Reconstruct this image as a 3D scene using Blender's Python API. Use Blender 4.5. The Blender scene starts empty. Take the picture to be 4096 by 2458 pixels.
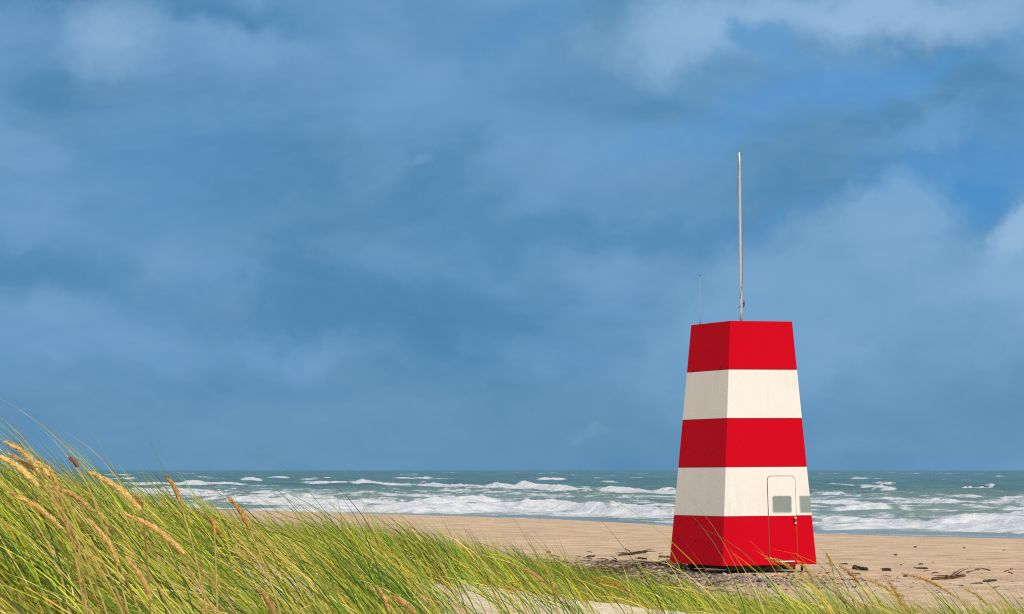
import bpy, bmesh, math, random
import numpy as np
from mathutils import Vector, Matrix

rng = np.random.default_rng(7)
random.seed(7)
R = math.radians
sc = bpy.context.scene
COL = sc.collection
EYE = 2.1275                      # camera height over the tower's floor (z = 0)
FPX = 6400.0                      # focal length in units of a 2473 px wide frame
HOR = 1136.0                      # horizon row in that frame
SEA = -0.86                       # still water level
GROUND = -0.19                    # beach level at the tower


def lin(r, g, b):
    f = lambda c: c / 12.92 if c <= 0.04045 else ((c + 0.055) / 1.055) ** 2.4
    return (f(r / 255), f(g / 255), f(b / 255))


# ------------------------------------------------------------------ noise
def _hash(ix, iy, seed):
    h = (ix.astype(np.int64) * 374761393 + iy.astype(np.int64) * 668265263 + seed * 974634777) & 0xFFFFFFFF
    h = ((h ^ (h >> 13)) * 1274126177) & 0xFFFFFFFF
    h = h ^ (h >> 16)
    return h


def pnoise(x, y, seed=0):
    x = np.asarray(x, float); y = np.asarray(y, float)
    x0 = np.floor(x); y0 = np.floor(y)
    fx = x - x0; fy = y - y0
    ix = x0.astype(np.int64); iy = y0.astype(np.int64)
    ux = fx * fx * fx * (fx * (fx * 6 - 15) + 10)
    uy = fy * fy * fy * (fy * (fy * 6 - 15) + 10)

    def g(dx, dy):
        a = _hash(ix + dx, iy + dy, seed) * (2 * math.pi / 4294967296.0)
        return np.cos(a) * (fx - dx) + np.sin(a) * (fy - dy)
    a = g(0, 0); b = g(1, 0); c = g(0, 1); d = g(1, 1)
    return 1.5 * ((a + (b - a) * ux) * (1 - uy) + (c + (d - c) * ux) * uy)


def fbm(x, y, octaves=4, seed=0, gain=0.5):
    s = 0.0; a = 1.0; n = 0.0; f = 1.0
    for i in range(octaves):
        s = s + a * pnoise(x * f + 17.3 * i, y * f - 9.1 * i, seed + i)
        n += a; a *= gain; f *= 2.03
    return s / n


def sstep(a, b, x):
    t = np.clip((x - a) / (b - a), 0, 1)
    return t * t * (3 - 2 * t)


# ------------------------------------------------------------------ mesh helpers
def mesh_np(name, verts, quads, mat=None, parent=None, smooth=True, attrs=None, tris=None, mats=None, matidx=None):
    me = bpy.data.meshes.new(name)
    verts = np.asarray(verts, np.float32)
    loops = []; starts = []; n = 0
    if quads is not None and len(quads):
        q = np.asarray(quads, np.int32); loops.append(q.ravel()); starts.append(np.arange(len(q)) * 4); n = len(q) * 4
    if tris is not None and len(tris):
        t = np.asarray(tris, np.int32); loops.append(t.ravel()); starts.append(n + np.arange(len(t)) * 3)
    loops = np.concatenate(loops).astype(np.int32); starts = np.concatenate(starts).astype(np.int32)
    me.vertices.add(len(verts)); me.vertices.foreach_set('co', verts.ravel())
    me.loops.add(len(loops)); me.loops.foreach_set('vertex_index', loops)
    me.polygons.add(len(starts)); me.polygons.foreach_set('loop_start', starts)
    if smooth:
        me.polygons.foreach_set('use_smooth', np.ones(len(starts), bool))
    me.update(calc_edges=True)
    for k, v in (attrs or {}).items():
        v = np.asarray(v, np.float32)
        if v.ndim == 1:
            a = me.attributes.new(k, 'FLOAT', 'POINT'); a.data.foreach_set('value', v)
        else:
            a = me.attributes.new(k, 'FLOAT_COLOR', 'POINT')
            c = np.ones((len(v), 4), np.float32); c[:, :3] = v
            a.data.foreach_set('color', c.ravel())
    for m in (mats or ([mat] if mat else [])):
        me.materials.append(m)
    if matidx is not None:
        me.polygons.foreach_set('material_index', np.asarray(matidx, np.int32))
    me.validate(clean_customdata=False)
    o = bpy.data.objects.new(name, me); COL.objects.link(o)
    if parent:
        o.parent = parent
    return o


def bm_obj(name, bm, mats, parent=None, smooth=False):
    bmesh.ops.recalc_face_normals(bm, faces=bm.faces[:])
    me = bpy.data.meshes.new(name); bm.to_mesh(me); bm.free()
    for m in (mats if isinstance(mats, (list, tuple)) else [mats]):
        me.materials.append(m)
    if smooth:
        for p in me.polygons:
            p.use_smooth = True
    o = bpy.data.objects.new(name, me); COL.objects.link(o)
    if parent:
        o.parent = parent
    return o


def empty(name, loc=(0, 0, 0), rz=0.0):
    o = bpy.data.objects.new(name, None); COL.objects.link(o)
    o.location = loc; o.rotation_euler = (0, 0, rz); o.empty_display_size = 0.2
    return o


def tag(o, label=None, cat=None, group=None, kind=None):
    if label: o['label'] = label
    if cat: o['category'] = cat
    if group: o['group'] = group
    if kind: o['kind'] = kind
    return o


def tube_np(path, rad, segs=8, caps=True):
    """verts and quads of a tube along a path (n,3) with one radius per point"""
    path = np.asarray(path, float); rad = np.asarray(rad, float); n = len(path)
    tan = np.gradient(path, axis=0); tan /= np.linalg.norm(tan, axis=1)[:, None] + 1e-12
    ref = np.array([0.13, 0.97, 0.21])
    if abs(tan[0] @ ref) > 0.9: ref = np.array([0.9, 0.1, 0.4])
    s = np.cross(tan, ref); s /= np.linalg.norm(s, axis=1)[:, None]
    t = np.cross(tan, s)
    a = np.arange(segs) * 2 * math.pi / segs
    v = path[:, None, :] + rad[:, None, None] * (np.cos(a)[None, :, None] * s[:, None, :] + np.sin(a)[None, :, None] * t[:, None, :])
    v = v.reshape(-1, 3)
    i = np.arange(n - 1)[:, None] * segs; j = np.arange(segs)[None, :]; j2 = (j + 1) % segs
    q = np.stack([i + j, i + j2, i + segs + j2, i + segs + j], -1).reshape(-1, 4)
    if caps:
        v = np.vstack([v, path[:1], path[-1:]])
        c0 = n * segs; c1 = c0 + 1
        jj = np.arange(0, segs, 2)
        q = np.vstack([q,
                       np.stack([np.full_like(jj, c0), (jj + 2) % segs, (jj + 1) % segs, jj], -1),
                       np.stack([np.full_like(jj, c1), (n - 1) * segs + jj, (n - 1) * segs + (jj + 1) % segs, (n - 1) * segs + (jj + 2) % segs], -1)])
    return v, q


class Acc:
    def __init__(s): s.v = []; s.q = []; s.n = 0
    def add(s, v, q):
        s.v.append(np.asarray(v)); s.q.append(np.asarray(q) + s.n); s.n += len(v)
    def out(s): return np.vstack(s.v), np.vstack(s.q)


# ------------------------------------------------------------------ materials
class NT:
    def __init__(s, tree): s.t = tree; s.n = tree.nodes; s.l = tree.links
    def node(s, typ, **kw):
        nd = s.n.new(typ)
        for k, v in kw.items(): setattr(nd, k, v)
        return nd
    def put(s, sock, v):
        if isinstance(v, bpy.types.NodeSocket): s.l.new(v, sock)
        elif v is not None:
            if sock.type == 'RGBA' and len(v) == 3: v = (*v, 1)
            sock.default_value = v
    def m(s, op, a, b=None, c=None, clamp=False):
        nd = s.node('ShaderNodeMath', operation=op, use_clamp=clamp)
        for i, v in enumerate((a, b, c)):
            if v is not None: s.put(nd.inputs[i], v)
        return nd.outputs[0]
    def ramp(s, x, a, b, smooth=True):
        nd = s.node('ShaderNodeMapRange', interpolation_type='SMOOTHSTEP' if smooth else 'LINEAR')
        s.put(nd.inputs['Value'], x); s.put(nd.inputs['From Min'], a); s.put(nd.inputs['From Max'], b)
        return nd.outputs[0]
    def mix(s, f, a, b, mode='MIX'):
        nd = s.node('ShaderNodeMix', data_type='RGBA', blend_type=mode)
        s.put(nd.inputs[0], f); s.put(nd.inputs[6], a); s.put(nd.inputs[7], b)
        return nd.outputs[2]
    def noise(s, vec, scale, detail=4, rough=0.5, dist=0.0):
        nd = s.node('ShaderNodeTexNoise')
        s.put(nd.inputs['Vector'], vec); nd.inputs['Scale'].default_value = scale
        nd.inputs['Detail'].default_value = detail; nd.inputs['Roughness'].default_value = rough
        nd.inputs['Distortion'].default_value = dist
        return nd.outputs[0]
    def mapping(s, vec, scale=(1, 1, 1), rot=(0, 0, 0), loc=(0, 0, 0)):
        nd = s.node('ShaderNodeMapping'); s.put(nd.inputs[0], vec)
        nd.inputs['Scale'].default_value = scale; nd.inputs['Rotation'].default_value = rot; nd.inputs['Location'].default_value = loc
        return nd.outputs[0]
    def bump(s, h, strength=0.3, dist=0.02):
        nd = s.node('ShaderNodeBump'); s.put(nd.inputs['Height'], h)
        nd.inputs['Strength'].default_value = strength; nd.inputs['Distance'].default_value = dist
        return nd.outputs[0]


def material(name):
    m = bpy.data.materials.new(name); m.use_nodes = True
    nt = NT(m.node_tree); b = m.node_tree.nodes['Principled BSDF']
    tc = nt.node('ShaderNodeTexCoord')
    return m, nt, b, tc.outputs['Object']


def simple(name, col, rough=0.5, var=0.06, scale=8.0, metal=0.0, bump=0.0, spec=0.5, coat=0.0):
    m, nt, b, co = material(name)
    n = nt.noise(co, scale, 5)
    c = nt.mix(nt.ramp(n, 0.3, 0.7), tuple(x * (1 - var) for x in col), tuple(min(1, x * (1 + var)) for x in col))
    nt.put(b.inputs['Base Color'], c)
    b.inputs['Roughness'].default_value = rough; b.inputs['Metallic'].default_value = metal
    b.inputs['Specular IOR Level'].default_value = spec; b.inputs['Coat Weight'].default_value = coat
    nt.put(b.inputs['Roughness'], nt.m('ADD', nt.m('MULTIPLY', n, 0.15), rough - 0.07))
    if bump:
        nt.put(b.inputs['Normal'], nt.bump(nt.noise(co, scale * 6, 4), bump, 0.01))
    return m


def paint(name, col, streak, s_amt):
    """painted sheet panels: a little grime that runs down, faint waviness"""
    m, nt, b, co = material(name)
    n1 = nt.noise(nt.mapping(co, (5, 5, 0.7)), 1.6, 6, 0.6)
    n2 = nt.noise(co, 1.3, 4)
    c = nt.mix(nt.m('MULTIPLY', nt.ramp(n1, 0.5, 0.8), s_amt), col, streak)
    c = nt.mix(nt.m('MULTIPLY', nt.ramp(n2, 0.35, 0.75), 0.35), c, tuple(x * 0.9 for x in col))
    sp = nt.noise(co, 55, 2)
    c = nt.mix(nt.m('MULTIPLY', nt.ramp(sp, 0.70, 0.76), 0.35), c, streak)
    nt.put(b.inputs['Base Color'], c)
    b.inputs['Roughness'].default_value = 0.6; b.inputs['Specular IOR Level'].default_value = 0.06
    nt.put(b.inputs['Normal'], nt.bump(nt.noise(co, 1.1, 3), 0.12, 0.03))
    return m


M = {}
M['red'] = paint('red_paint', (0.60, 0.0008, 0.013), (0.42, 0.004, 0.02), 0.25)
M['white'] = paint('white_paint', lin(237, 236, 231), lin(200, 186, 160), 0.22)
M['seam'] = simple('seam_rubber', lin(70, 58, 38), 0.7)
M['gasket'] = simple('door_gasket', lin(128, 92, 58), 0.6)
M['dark'] = simple('dark_steel', lin(34, 28, 27), 0.6, 0.3)
M['chassis'] = simple('chassis_steel', lin(58, 22, 22), 0.6, 0.3)
M['roof'] = simple('roof_felt', lin(120, 120, 118), 0.8)
M['pane'] = simple('window_pane', lin(138, 152, 150), 0.18, 0.05, 3.0, 0.0, 0.0, 0.6)
M['winframe'] = simple('window_frame', lin(196, 200, 176), 0.5)
M['handle'] = simple('handle_black', lin(46, 14, 18), 0.4)
M['alu'] = simple('bare_aluminium', lin(205, 205, 204), 0.35, 0.05, 20, 0.55)
M['whiteplastic'] = simple('white_plastic', lin(232, 230, 226), 0.35)
M['rope'] = simple('halyard_rope', lin(120, 104, 76), 0.9, 0.3, 40)
M['rust'] = simple('rusty_bolt', lin(46, 26, 22), 0.7, 0.3)
M['antenna'] = simple('antenna_white', lin(180, 176, 166), 0.5)


def attr_mat(name, rough, spec=0.3, transl=0.0, var=0.18, scale=30.0, bump=0.0, bscale=60.0, bdist=0.01):
    m, nt, b, co = material(name)
    at = nt.node('ShaderNodeAttribute', attribute_name='tint').outputs['Color']
    n = nt.noise(co, scale, 4)
    c = nt.mix(nt.ramp(n, 0.25, 0.75), nt.mix(1.0, at, (1 - var,) * 3, 'MULTIPLY'), nt.mix(1.0, at, (1 + var,) * 3, 'MULTIPLY'))
    nt.put(b.inputs['Base Color'], c)
    b.inputs['Roughness'].default_value = rough; b.inputs['Specular IOR Level'].default_value = spec
    if bump:
        nt.put(b.inputs['Normal'], nt.bump(nt.noise(co, bscale, 5, 0.6), bump, bdist))
    if transl:
        out = nt.n['Material Output']
        tr = nt.node('ShaderNodeBsdfTranslucent'); nt.put(tr.inputs['Color'], c)
        mx = nt.node('ShaderNodeMixShader'); mx.inputs[0].default_value = transl
        nt.l.new(b.outputs[0], mx.inputs[1]); nt.l.new(tr.outputs[0], mx.inputs[2]); nt.l.new(mx.outputs[0], out.inputs['Surface'])
    return m


M['grass'] = attr_mat('grass_blade', 0.45, 0.35, 0.38, 0.15, 25)
M['stalk'] = attr_mat('grass_stalk', 0.6, 0.25, 0.12, 0.25, 90)
M['pebble'] = attr_mat('pebble', 0.75, 0.3, 0, 0.2, 30)
M['wood'] = attr_mat('driftwood', 0.85, 0.2, 0, 0.35, 18, 0.5, 40, 0.01)


def sand_mat():
    m, nt, b, co = material('beach_sand')
    at = nt.node('ShaderNodeAttribute', attribute_name='tint').outputs['Color']
    n1 = nt.noise(co, 1.1, 6, 0.6)
    n2 = nt.noise(nt.mapping(co, (0.35, 1.0, 1.0), (0, 0, R(-25))), 2.5, 5, 0.6)
    n3 = nt.noise(co, 26, 3, 0.6)
    c = nt.mix(nt.ramp(n1, 0.3, 0.7), nt.mix(1.0, at, (0.82, 0.79, 0.76), 'MULTIPLY'), nt.mix(1.0, at, (1.10, 1.10, 1.09), 'MULTIPLY'))
    c = nt.mix(nt.ramp(n2, 0.54, 0.70), c, nt.mix(1.0, c, (0.76, 0.70, 0.63), 'MULTIPLY'))
    c = nt.mix(nt.ramp(n3, 0.62, 0.75), c, nt.mix(1.0, c, (0.78, 0.75, 0.72), 'MULTIPLY'))
    nt.put(b.inputs['Base Color'], c)
    b.inputs['Roughness'].default_value = 0.95; b.inputs['Specular IOR Level'].default_value = 0.1
    h = nt.m('ADD', nt.noise(co, 6, 6, 0.65), nt.m('MULTIPLY', nt.noise(co, 40, 4, 0.6), 0.25))
    nt.put(b.inputs['Normal'], nt.bump(h, 0.8, 0.06))
    return m


M['sand'] = sand_mat()


def sea_mat():
    m, nt, b, co = material('sea_water')
    at = nt.node('ShaderNodeAttribute', attribute_name='tint').outputs['Color']
    fo = nt.node('ShaderNodeAttribute', attribute_name='foam').outputs['Fac']
    nt.put(b.inputs['Base Color'], at)
    b.inputs['Roughness'].default_value = 0.22; b.inputs['IOR'].default_value = 1.33
    b.inputs['Specular IOR Level'].default_value = 0.2
    h = nt.m('ADD', nt.noise(nt.mapping(co, (1, 0.8, 1)), 0.9, 6, 0.6), nt.m('MULTIPLY', nt.noise(co, 3.0, 4, 0.6), 0.3))
    nt.put(b.inputs['Normal'], nt.bump(h, 0.9, 0.45))
    n = nt.m('ADD', nt.m('MULTIPLY', nt.noise(nt.mapping(co, (1.0, 0.45, 1.0), (0, 0, R(14))), 0.55, 7, 0.62), 0.65), nt.m('MULTIPLY', nt.noise(nt.mapping(co, (1.0, 0.3, 1.0), (0, 0, R(14))), 2.2, 6, 0.65), 0.35))
    fac = nt.ramp(nt.m('ADD', fo, nt.m('MULTIPLY', nt.m('SUBTRACT', n, 0.5), 2.2)), 0.42, 0.86)
    fb = nt.node('ShaderNodeBsdfPrincipled')
    fc = nt.mix(nt.ramp(nt.noise(co, 1.1, 5), 0.3, 0.7), lin(205, 212, 222), lin(246, 246, 247))
    nt.put(fb.inputs['Base Color'], fc); fb.inputs['Roughness'].default_value = 0.85
    fb.inputs['Specular IOR Level'].default_value = 0.15
    nt.put(fb.inputs['Normal'], nt.bump(nt.noise(co, 1.6, 6, 0.65), 0.8, 0.25))
    mx = nt.node('ShaderNodeMixShader'); nt.put(mx.inputs[0], fac)
    nt.l.new(b.outputs[0], mx.inputs[1]); nt.l.new(fb.outputs[0], mx.inputs[2])
    nt.l.new(mx.outputs[0], nt.n['Material Output'].inputs['Surface'])
    return m


M['sea'] = sea_mat()

# ------------------------------------------------------------------ camera
cam_d = bpy.data.cameras.new('camera'); cam = bpy.data.objects.new('camera', cam_d); COL.objects.link(cam)
cam_d.sensor_width = 36; cam_d.lens = 36 * 10600 / 4096
cam_d.clip_start = 0.1; cam_d.clip_end = 60000
cam.location = (0, 0, EYE)
PITCH = math.atan((1882 - 1229) / 10600)
cam.rotation_euler = (R(90) + PITCH, 0, 0)
sc.camera = cam


def at(px, py, y):
    """world point seen at (px, py) of the 2473 px wide photograph, at distance y"""
    dx = (px - 1236.5) / FPX; dz = (742.0 - py) / FPX
    c, s = math.cos(PITCH), math.sin(PITCH)
    d = (dx, c - dz * s, s + dz * c)
    k = y / d[1]
    return np.array([d[0] * k, y, EYE + d[2] * k])


# ------------------------------------------------------------------ sun and sky
SUN_AZ = R(20); SUN_EL = R(37)
sd = Vector((math.sin(SUN_AZ) * math.cos(SUN_EL), -math.cos(SUN_AZ) * math.cos(SUN_EL), math.sin(SUN_EL)))
sl = bpy.data.lights.new('sun', 'SUN'); so = bpy.data.objects.new('sun', sl); COL.objects.link(so)
sl.energy = 2.28; sl.angle = R(0.6); sl.color = (1.0, 0.95, 0.865)
so.rotation_euler = sd.to_track_quat('Z', 'Y').to_euler(); so.location = (30, -60, 60)

world = bpy.data.worlds.new('World'); sc.world = world; world.use_nodes = True
WS = 0.1


def build_sky():
    nt = NT(world.node_tree)
    bg = nt.n['Background']; bg.inputs['Strength'].default_value = WS
    d = nt.node('ShaderNodeTexCoord').outputs['Generated']
    nrm = nt.node('ShaderNodeVectorMath', operation='NORMALIZE'); nt.put(nrm.inputs[0], d); d = nrm.outputs[0]
    sep = nt.node('ShaderNodeSeparateXYZ'); nt.put(sep.inputs[0], d)
    X, Y, Z = sep.outputs
    sky = nt.node('ShaderNodeTexSky', sky_type='NISHITA', sun_disc=False)
    sky.sun_elevation = SUN_EL; sky.sun_rotation = math.pi - SUN_AZ
    k = 1.0 / WS
    C = lambda r, g, b: tuple(x * k for x in lin(r, g, b))
    # broken bright cloud over the rest of the sky
    nb = nt.noise(nt.mapping(d, (1, 1, 1.8)), 2.2, 6, 0.55, 0.4)
    rest = nt.mix(nt.ramp(nb, 0.36, 0.58), sky.outputs[0], (0.56 * k, 0.54 * k, 0.51 * k))
    # the rain-laden cloud bank over the sea
    yc = nt.m('MAXIMUM', Y, 0.08)
    u = nt.m('DIVIDE', X, yc); v = nt.m('DIVIDE', Z, yc)
    cv = nt.node('ShaderNodeCombineXYZ'); nt.put(cv.inputs[0], u); nt.put(cv.inputs[1], v)
    uv = cv.outputs[0]
    w1 = nt.node('ShaderNodeTexNoise'); nt.put(w1.inputs['Vector'], uv); w1.inputs['Scale'].default_value = 11
    w1.inputs['Detail'].default_value = 7; w1.inputs['Roughness'].default_value = 0.55
    ws = nt.node('ShaderNodeSeparateColor'); nt.put(ws.inputs[0], w1.outputs['Color'])
    w2 = nt.node('ShaderNodeTexNoise'); nt.put(w2.inputs['Vector'], uv); w2.inputs['Scale'].default_value = 42
    w2.inputs['Detail'].default_value = 6; w2.inputs['Roughness'].default_value = 0.62
    ws2 = nt.node('ShaderNodeSeparateColor'); nt.put(ws2.inputs[0], w2.outputs['Color'])

    def warp(c, i, a, b):
        return nt.m('ADD', nt.m('ADD', c, nt.m('MULTIPLY', nt.m('SUBTRACT', ws.outputs[i], 0.5), a)), nt.m('MULTIPLY', nt.m('SUBTRACT', ws2.outputs[i], 0.5), b))
    uw = warp(u, 0, 0.075, 0.030)
    vw = warp(v, 1, 0.055, 0.026)
    n1 = nt.noise(nt.mapping(uv, (9, 17, 1), (0, 0, R(14))), 1.0, 7, 0.52, 0.5)
    n2 = nt.noise(nt.mapping(uv, (13, 46, 1), (0, 0, R(-13))), 1.0, 6, 0.55, 0.8)
    col = nt.mix(nt.ramp(n1, 0.30, 0.70), C(80, 133, 173), C(112, 160, 201))

    def blob(col, cx, cy, rx, ry, rot, rgb, amt, soft=0.1):
        cx = (cx - 1236.5) / FPX; cy = (HOR - cy) / FPX; rx /= FPX; ry /= FPX
        c, s = math.cos(R(rot)), math.sin(R(rot))
        du = nt.m('SUBTRACT', uw, cx); dv = nt.m('SUBTRACT', vw, cy)
        a = nt.m('ADD', nt.m('MULTIPLY', du, c / rx), nt.m('MULTIPLY', dv, s / rx))
        b = nt.m('ADD', nt.m('MULTIPLY', du, -s / ry), nt.m('MULTIPLY', dv, c / ry))
        q = nt.m('SQRT', nt.m('ADD', nt.m('MULTIPLY', a, a), nt.m('MULTIPLY', b, b)))
        return nt.mix(nt.m('MULTIPLY', nt.ramp(q, 1.25, soft), amt), col, C(*rgb))
    for args in SKY_BLOBS:
        col = blob(col, *args)
    col = nt.mix(nt.m('MULTIPLY', nt.ramp(n2, 0.48, 0.78), 0.13), col, C(146, 182, 216))
    col = nt.mix(nt.m('MULTIPLY', nt.ramp(n2, 0.5, 0.24), 0.12), col, C(78, 132, 182))
    n3 = nt.noise(nt.mapping(uv, (55, 85, 1), (0, 0, R(12))), 1.0, 6, 0.6, 0.4)
    col = nt.mix(nt.m('MULTIPLY', nt.ramp(n3, 0.45, 0.8), 0.10), col, C(140, 178, 212))
    col = nt.mix(nt.m('MULTIPLY', nt.ramp(n3, 0.5, 0.22), 0.09), col, C(64, 118, 164))
    front = nt.m('MULTIPLY', nt.ramp(Y, 0.25, 0.75), nt.ramp(Z, 0.75, 0.35))
    out = nt.mix(front, rest, col)
    nt.put(bg.inputs['Color'], out)


SKY_BLOBS = [
    (1236, 1060, 2600, 190, 0, (99, 146, 182), 0.85),
    (400, 430, 330, 170, 0, (88, 143, 190), 0.55),
    (1030, 240, 420, 130, 5, (110, 160, 203), 0.65),
    (1560, 360, 260, 130, 10, (112, 160, 202), 0.6),
    (850, 745, 540, 100, -4, (75, 130, 171), 0.8),
    (80, 650, 430, 90, -4, (76, 132, 173), 0.75),
    (1430, 585, 420, 65, 3, (80, 136, 177), 0.75),
    (700, 920, 700, 60, 0, (88, 139, 178), 0.6),
    (620, 540, 330, 70, 6, (98, 148, 188), 0.5),
    (1250, 70, 170, 70, 15, (90, 145, 192), 0.6),
    (1850, 240, 440, 80, 18, (88, 150, 207), 0.75),
    (2200, 170, 320, 70, 20, (84, 150, 208), 0.85),
    (2000, 800, 660, 200, 6, (106, 154, 194), 0.7),
    (2330, 420, 330, 150, 20, (76, 143, 200), 0.92, 0.25),
    (2280, 285, 210, 55, 20, (110, 161, 208), 0.65),
    (1860, 570, 190, 45, 25, (84, 142, 190), 0.6),
    (1950, 760, 470, 190, 22, (120, 165, 203), 0.85, 0.6),
    (2140, 545, 190, 115, 25, (126, 170, 209), 0.85, 0.55),
    (2473, 660, 250, 150, 25, (134, 175, 211), 0.92, 0.5),
    (2485, 540, 120, 70, 40, (150, 186, 219), 0.8, 0.4),
    (2290, 760, 190, 45, 8, (90, 145, 190), 0.65),
    (2430, 820, 200, 80, 12, (112, 158, 198), 0.7, 0.4),
    (2250, 930, 380, 80, 4, (108, 155, 191), 0.6),
    (1640, 50, 270, 110, 8, (142, 180, 216), 0.85, 0.2),
    (2130, 0, 560, 90, 4, (152, 187, 221), 0.88, 0.15),
    (1795, 100, 60, 95, 35, (96, 154, 204), 0.85, 0.45),
    (330, 25, 520, 110, -3, (68, 127, 173), 0.85, 0.3),
    (400, 130, 470, 110, -4, (108, 156, 199), 0.75, 0.3),
    (255, 55, 150, 140, 12, (138, 175, 212), 0.9, 0.1),
    (560, 95, 190, 75, -6, (122, 166, 207), 0.75, 0.05),
    (30, 70, 85, 110, 0, (110, 156, 198), 0.75, 0.45),
    (2300, 760, 420, 170, 10, (120, 164, 202), 0.55),
    (1010, 372, 46, 24, 20, (118, 163, 203), 0.4),
    (1365, 1072, 70, 18, 0, (116, 157, 192), 0.55),
]
build_sky()

sc.view_settings.view_transform = 'Standard'
sc.view_settings.look = 'None'
sc.view_settings.exposure = 0.0
sc.view_settings.gamma = 1.0
sc.render.engine = 'CYCLES'
sc.cycles.use_denoising = False
sc.cycles.filter_width = 1.1
sc.cycles.max_bounces = 6
sc.cycles.sample_clamp_indirect = 6

# ------------------------------------------------------------------ land
PX_S = np.array([-1200, -600, 0, 657, 852, 1087, 1354, 1622, 1970, 2200, 2473, 2900, 3400])
P_S = np.array([72, 82, 91, 100, 106, 112, 120, 134, 151, 157, 161, 166, 170.0])


def shore_r(theta):
    px = 1236.5 + np.tan(np.clip(theta, -0.36, 0.33)) * FPX
    r = (EYE - SEA) * FPX / np.interp(px, PX_S, P_S)
    r = np.where(theta > 0.33, r * np.cos(0.33 - 0.95) / np.maximum(np.cos(theta - 0.95), 0.05), r)
    r = np.where(theta < -0.36, r * np.cos(-0.36 - 0.95) / np.maximum(np.cos(theta - 0.95), 0.01), r)
    return np.minimum(r, 2000.0)


K_PX = np.array([-3000, -600, 0, 300, 500, 600, 850, 1000, 1200, 1350, 1540, 1800, 2473, 3200, 5200], float)
K_R = np.array([0.5, 2.0, 3.6, 5.0, 6.2, 7.5, 9.0, 11.5, 15.0, 19.0, 24.0, 31.0, 40.0, 50.0])
K_Z = np.array([
    # px -3000 -600    0   300   500   600   850  1000  1200  1350  1540  1800  2473  3200 5200
    [0.75, 0.75, 0.75, 0.72, 0.70, 0.68, 0.65, 0.62, 0.60, 0.58, 0.56, 0.52, 0.50, 0.48, 0.40],   # 0.5
    [1.15, 1.15, 1.15, 1.12, 1.10, 1.08, 1.05, 1.02, 0.98, 0.96, 0.92, 0.88, 0.84, 0.80, 0.70],   # 2.0
    [1.60, 1.60, 1.60, 1.56, 1.52, 1.50, 1.46, 1.42, 1.38, 1.34, 1.30, 1.24, 1.18, 1.12, 1.00],   # 3.6
    [1.76, 1.75, 1.75, 1.72, 1.68, 1.66, 1.61, 1.57, 1.52, 1.48, 1.43, 1.38, 1.32, 1.26, 1.15],   # 5.0
    [1.82, 1.80, 1.79, 1.76, 1.71, 1.68, 1.64, 1.65, 1.61, 1.57, 1.52, 1.47, 1.42, 1.36, 1.25],   # 6.2
    [1.86, 1.84, 1.82, 1.80, 1.765, 1.74, 1.71, 1.72, 1.68, 1.66, 1.61, 1.57, 1.52, 1.46, 1.35],  # 7.5
    [1.88, 1.86, 1.84, 1.825, 1.80, 1.785, 1.765, 1.757, 1.717, 1.69, 1.66, 1.635, 1.59, 1.55, 1.45],  # 9
    [1.86, 1.84, 1.81, 1.80, 1.78, 1.74, 1.60, 1.56, 1.52, 1.49, 1.45, 1.43, 1.40, 1.36, 1.30],   # 11.5
    [1.88, 1.86, 1.79, 1.72, 1.58, 1.50, 1.40, 1.34, 1.27, 1.22, 1.17, 1.14, 1.12, 1.08, 1.00],   # 15
    [1.88, 1.86, 1.78, 1.68, 1.50, 1.42, 1.36, 1.26, 1.12, 1.00, 0.88, 0.84, 0.82, 0.80, 0.75],   # 19
    [1.90, 1.86, 1.78, 1.66, 1.42, 1.38, 1.32, 1.25, 1.10, 0.97, 0.83, 0.68, 0.55, 0.52, 0.50],   # 24
    [1.66, 1.62, 1.50, 1.40, 1.16, 1.04, 0.82, 0.66, 0.44, 0.34, 0.22, 0.18, 0.16, 0.16, 0.16],   # 31
    [0.90, 0.88, 0.80, 0.72, 0.52, 0.34, 0.10, 0.02, -.04, -.06, -.08, -.08, -.08, -.08, -.08],    # 40
    [0.10, 0.08, 0.02, -.04, -.10, -.12, -.14, -.15, -.16, -.16, -.16, -.16, -.16, -.16, -.16],    # 50
])


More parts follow.
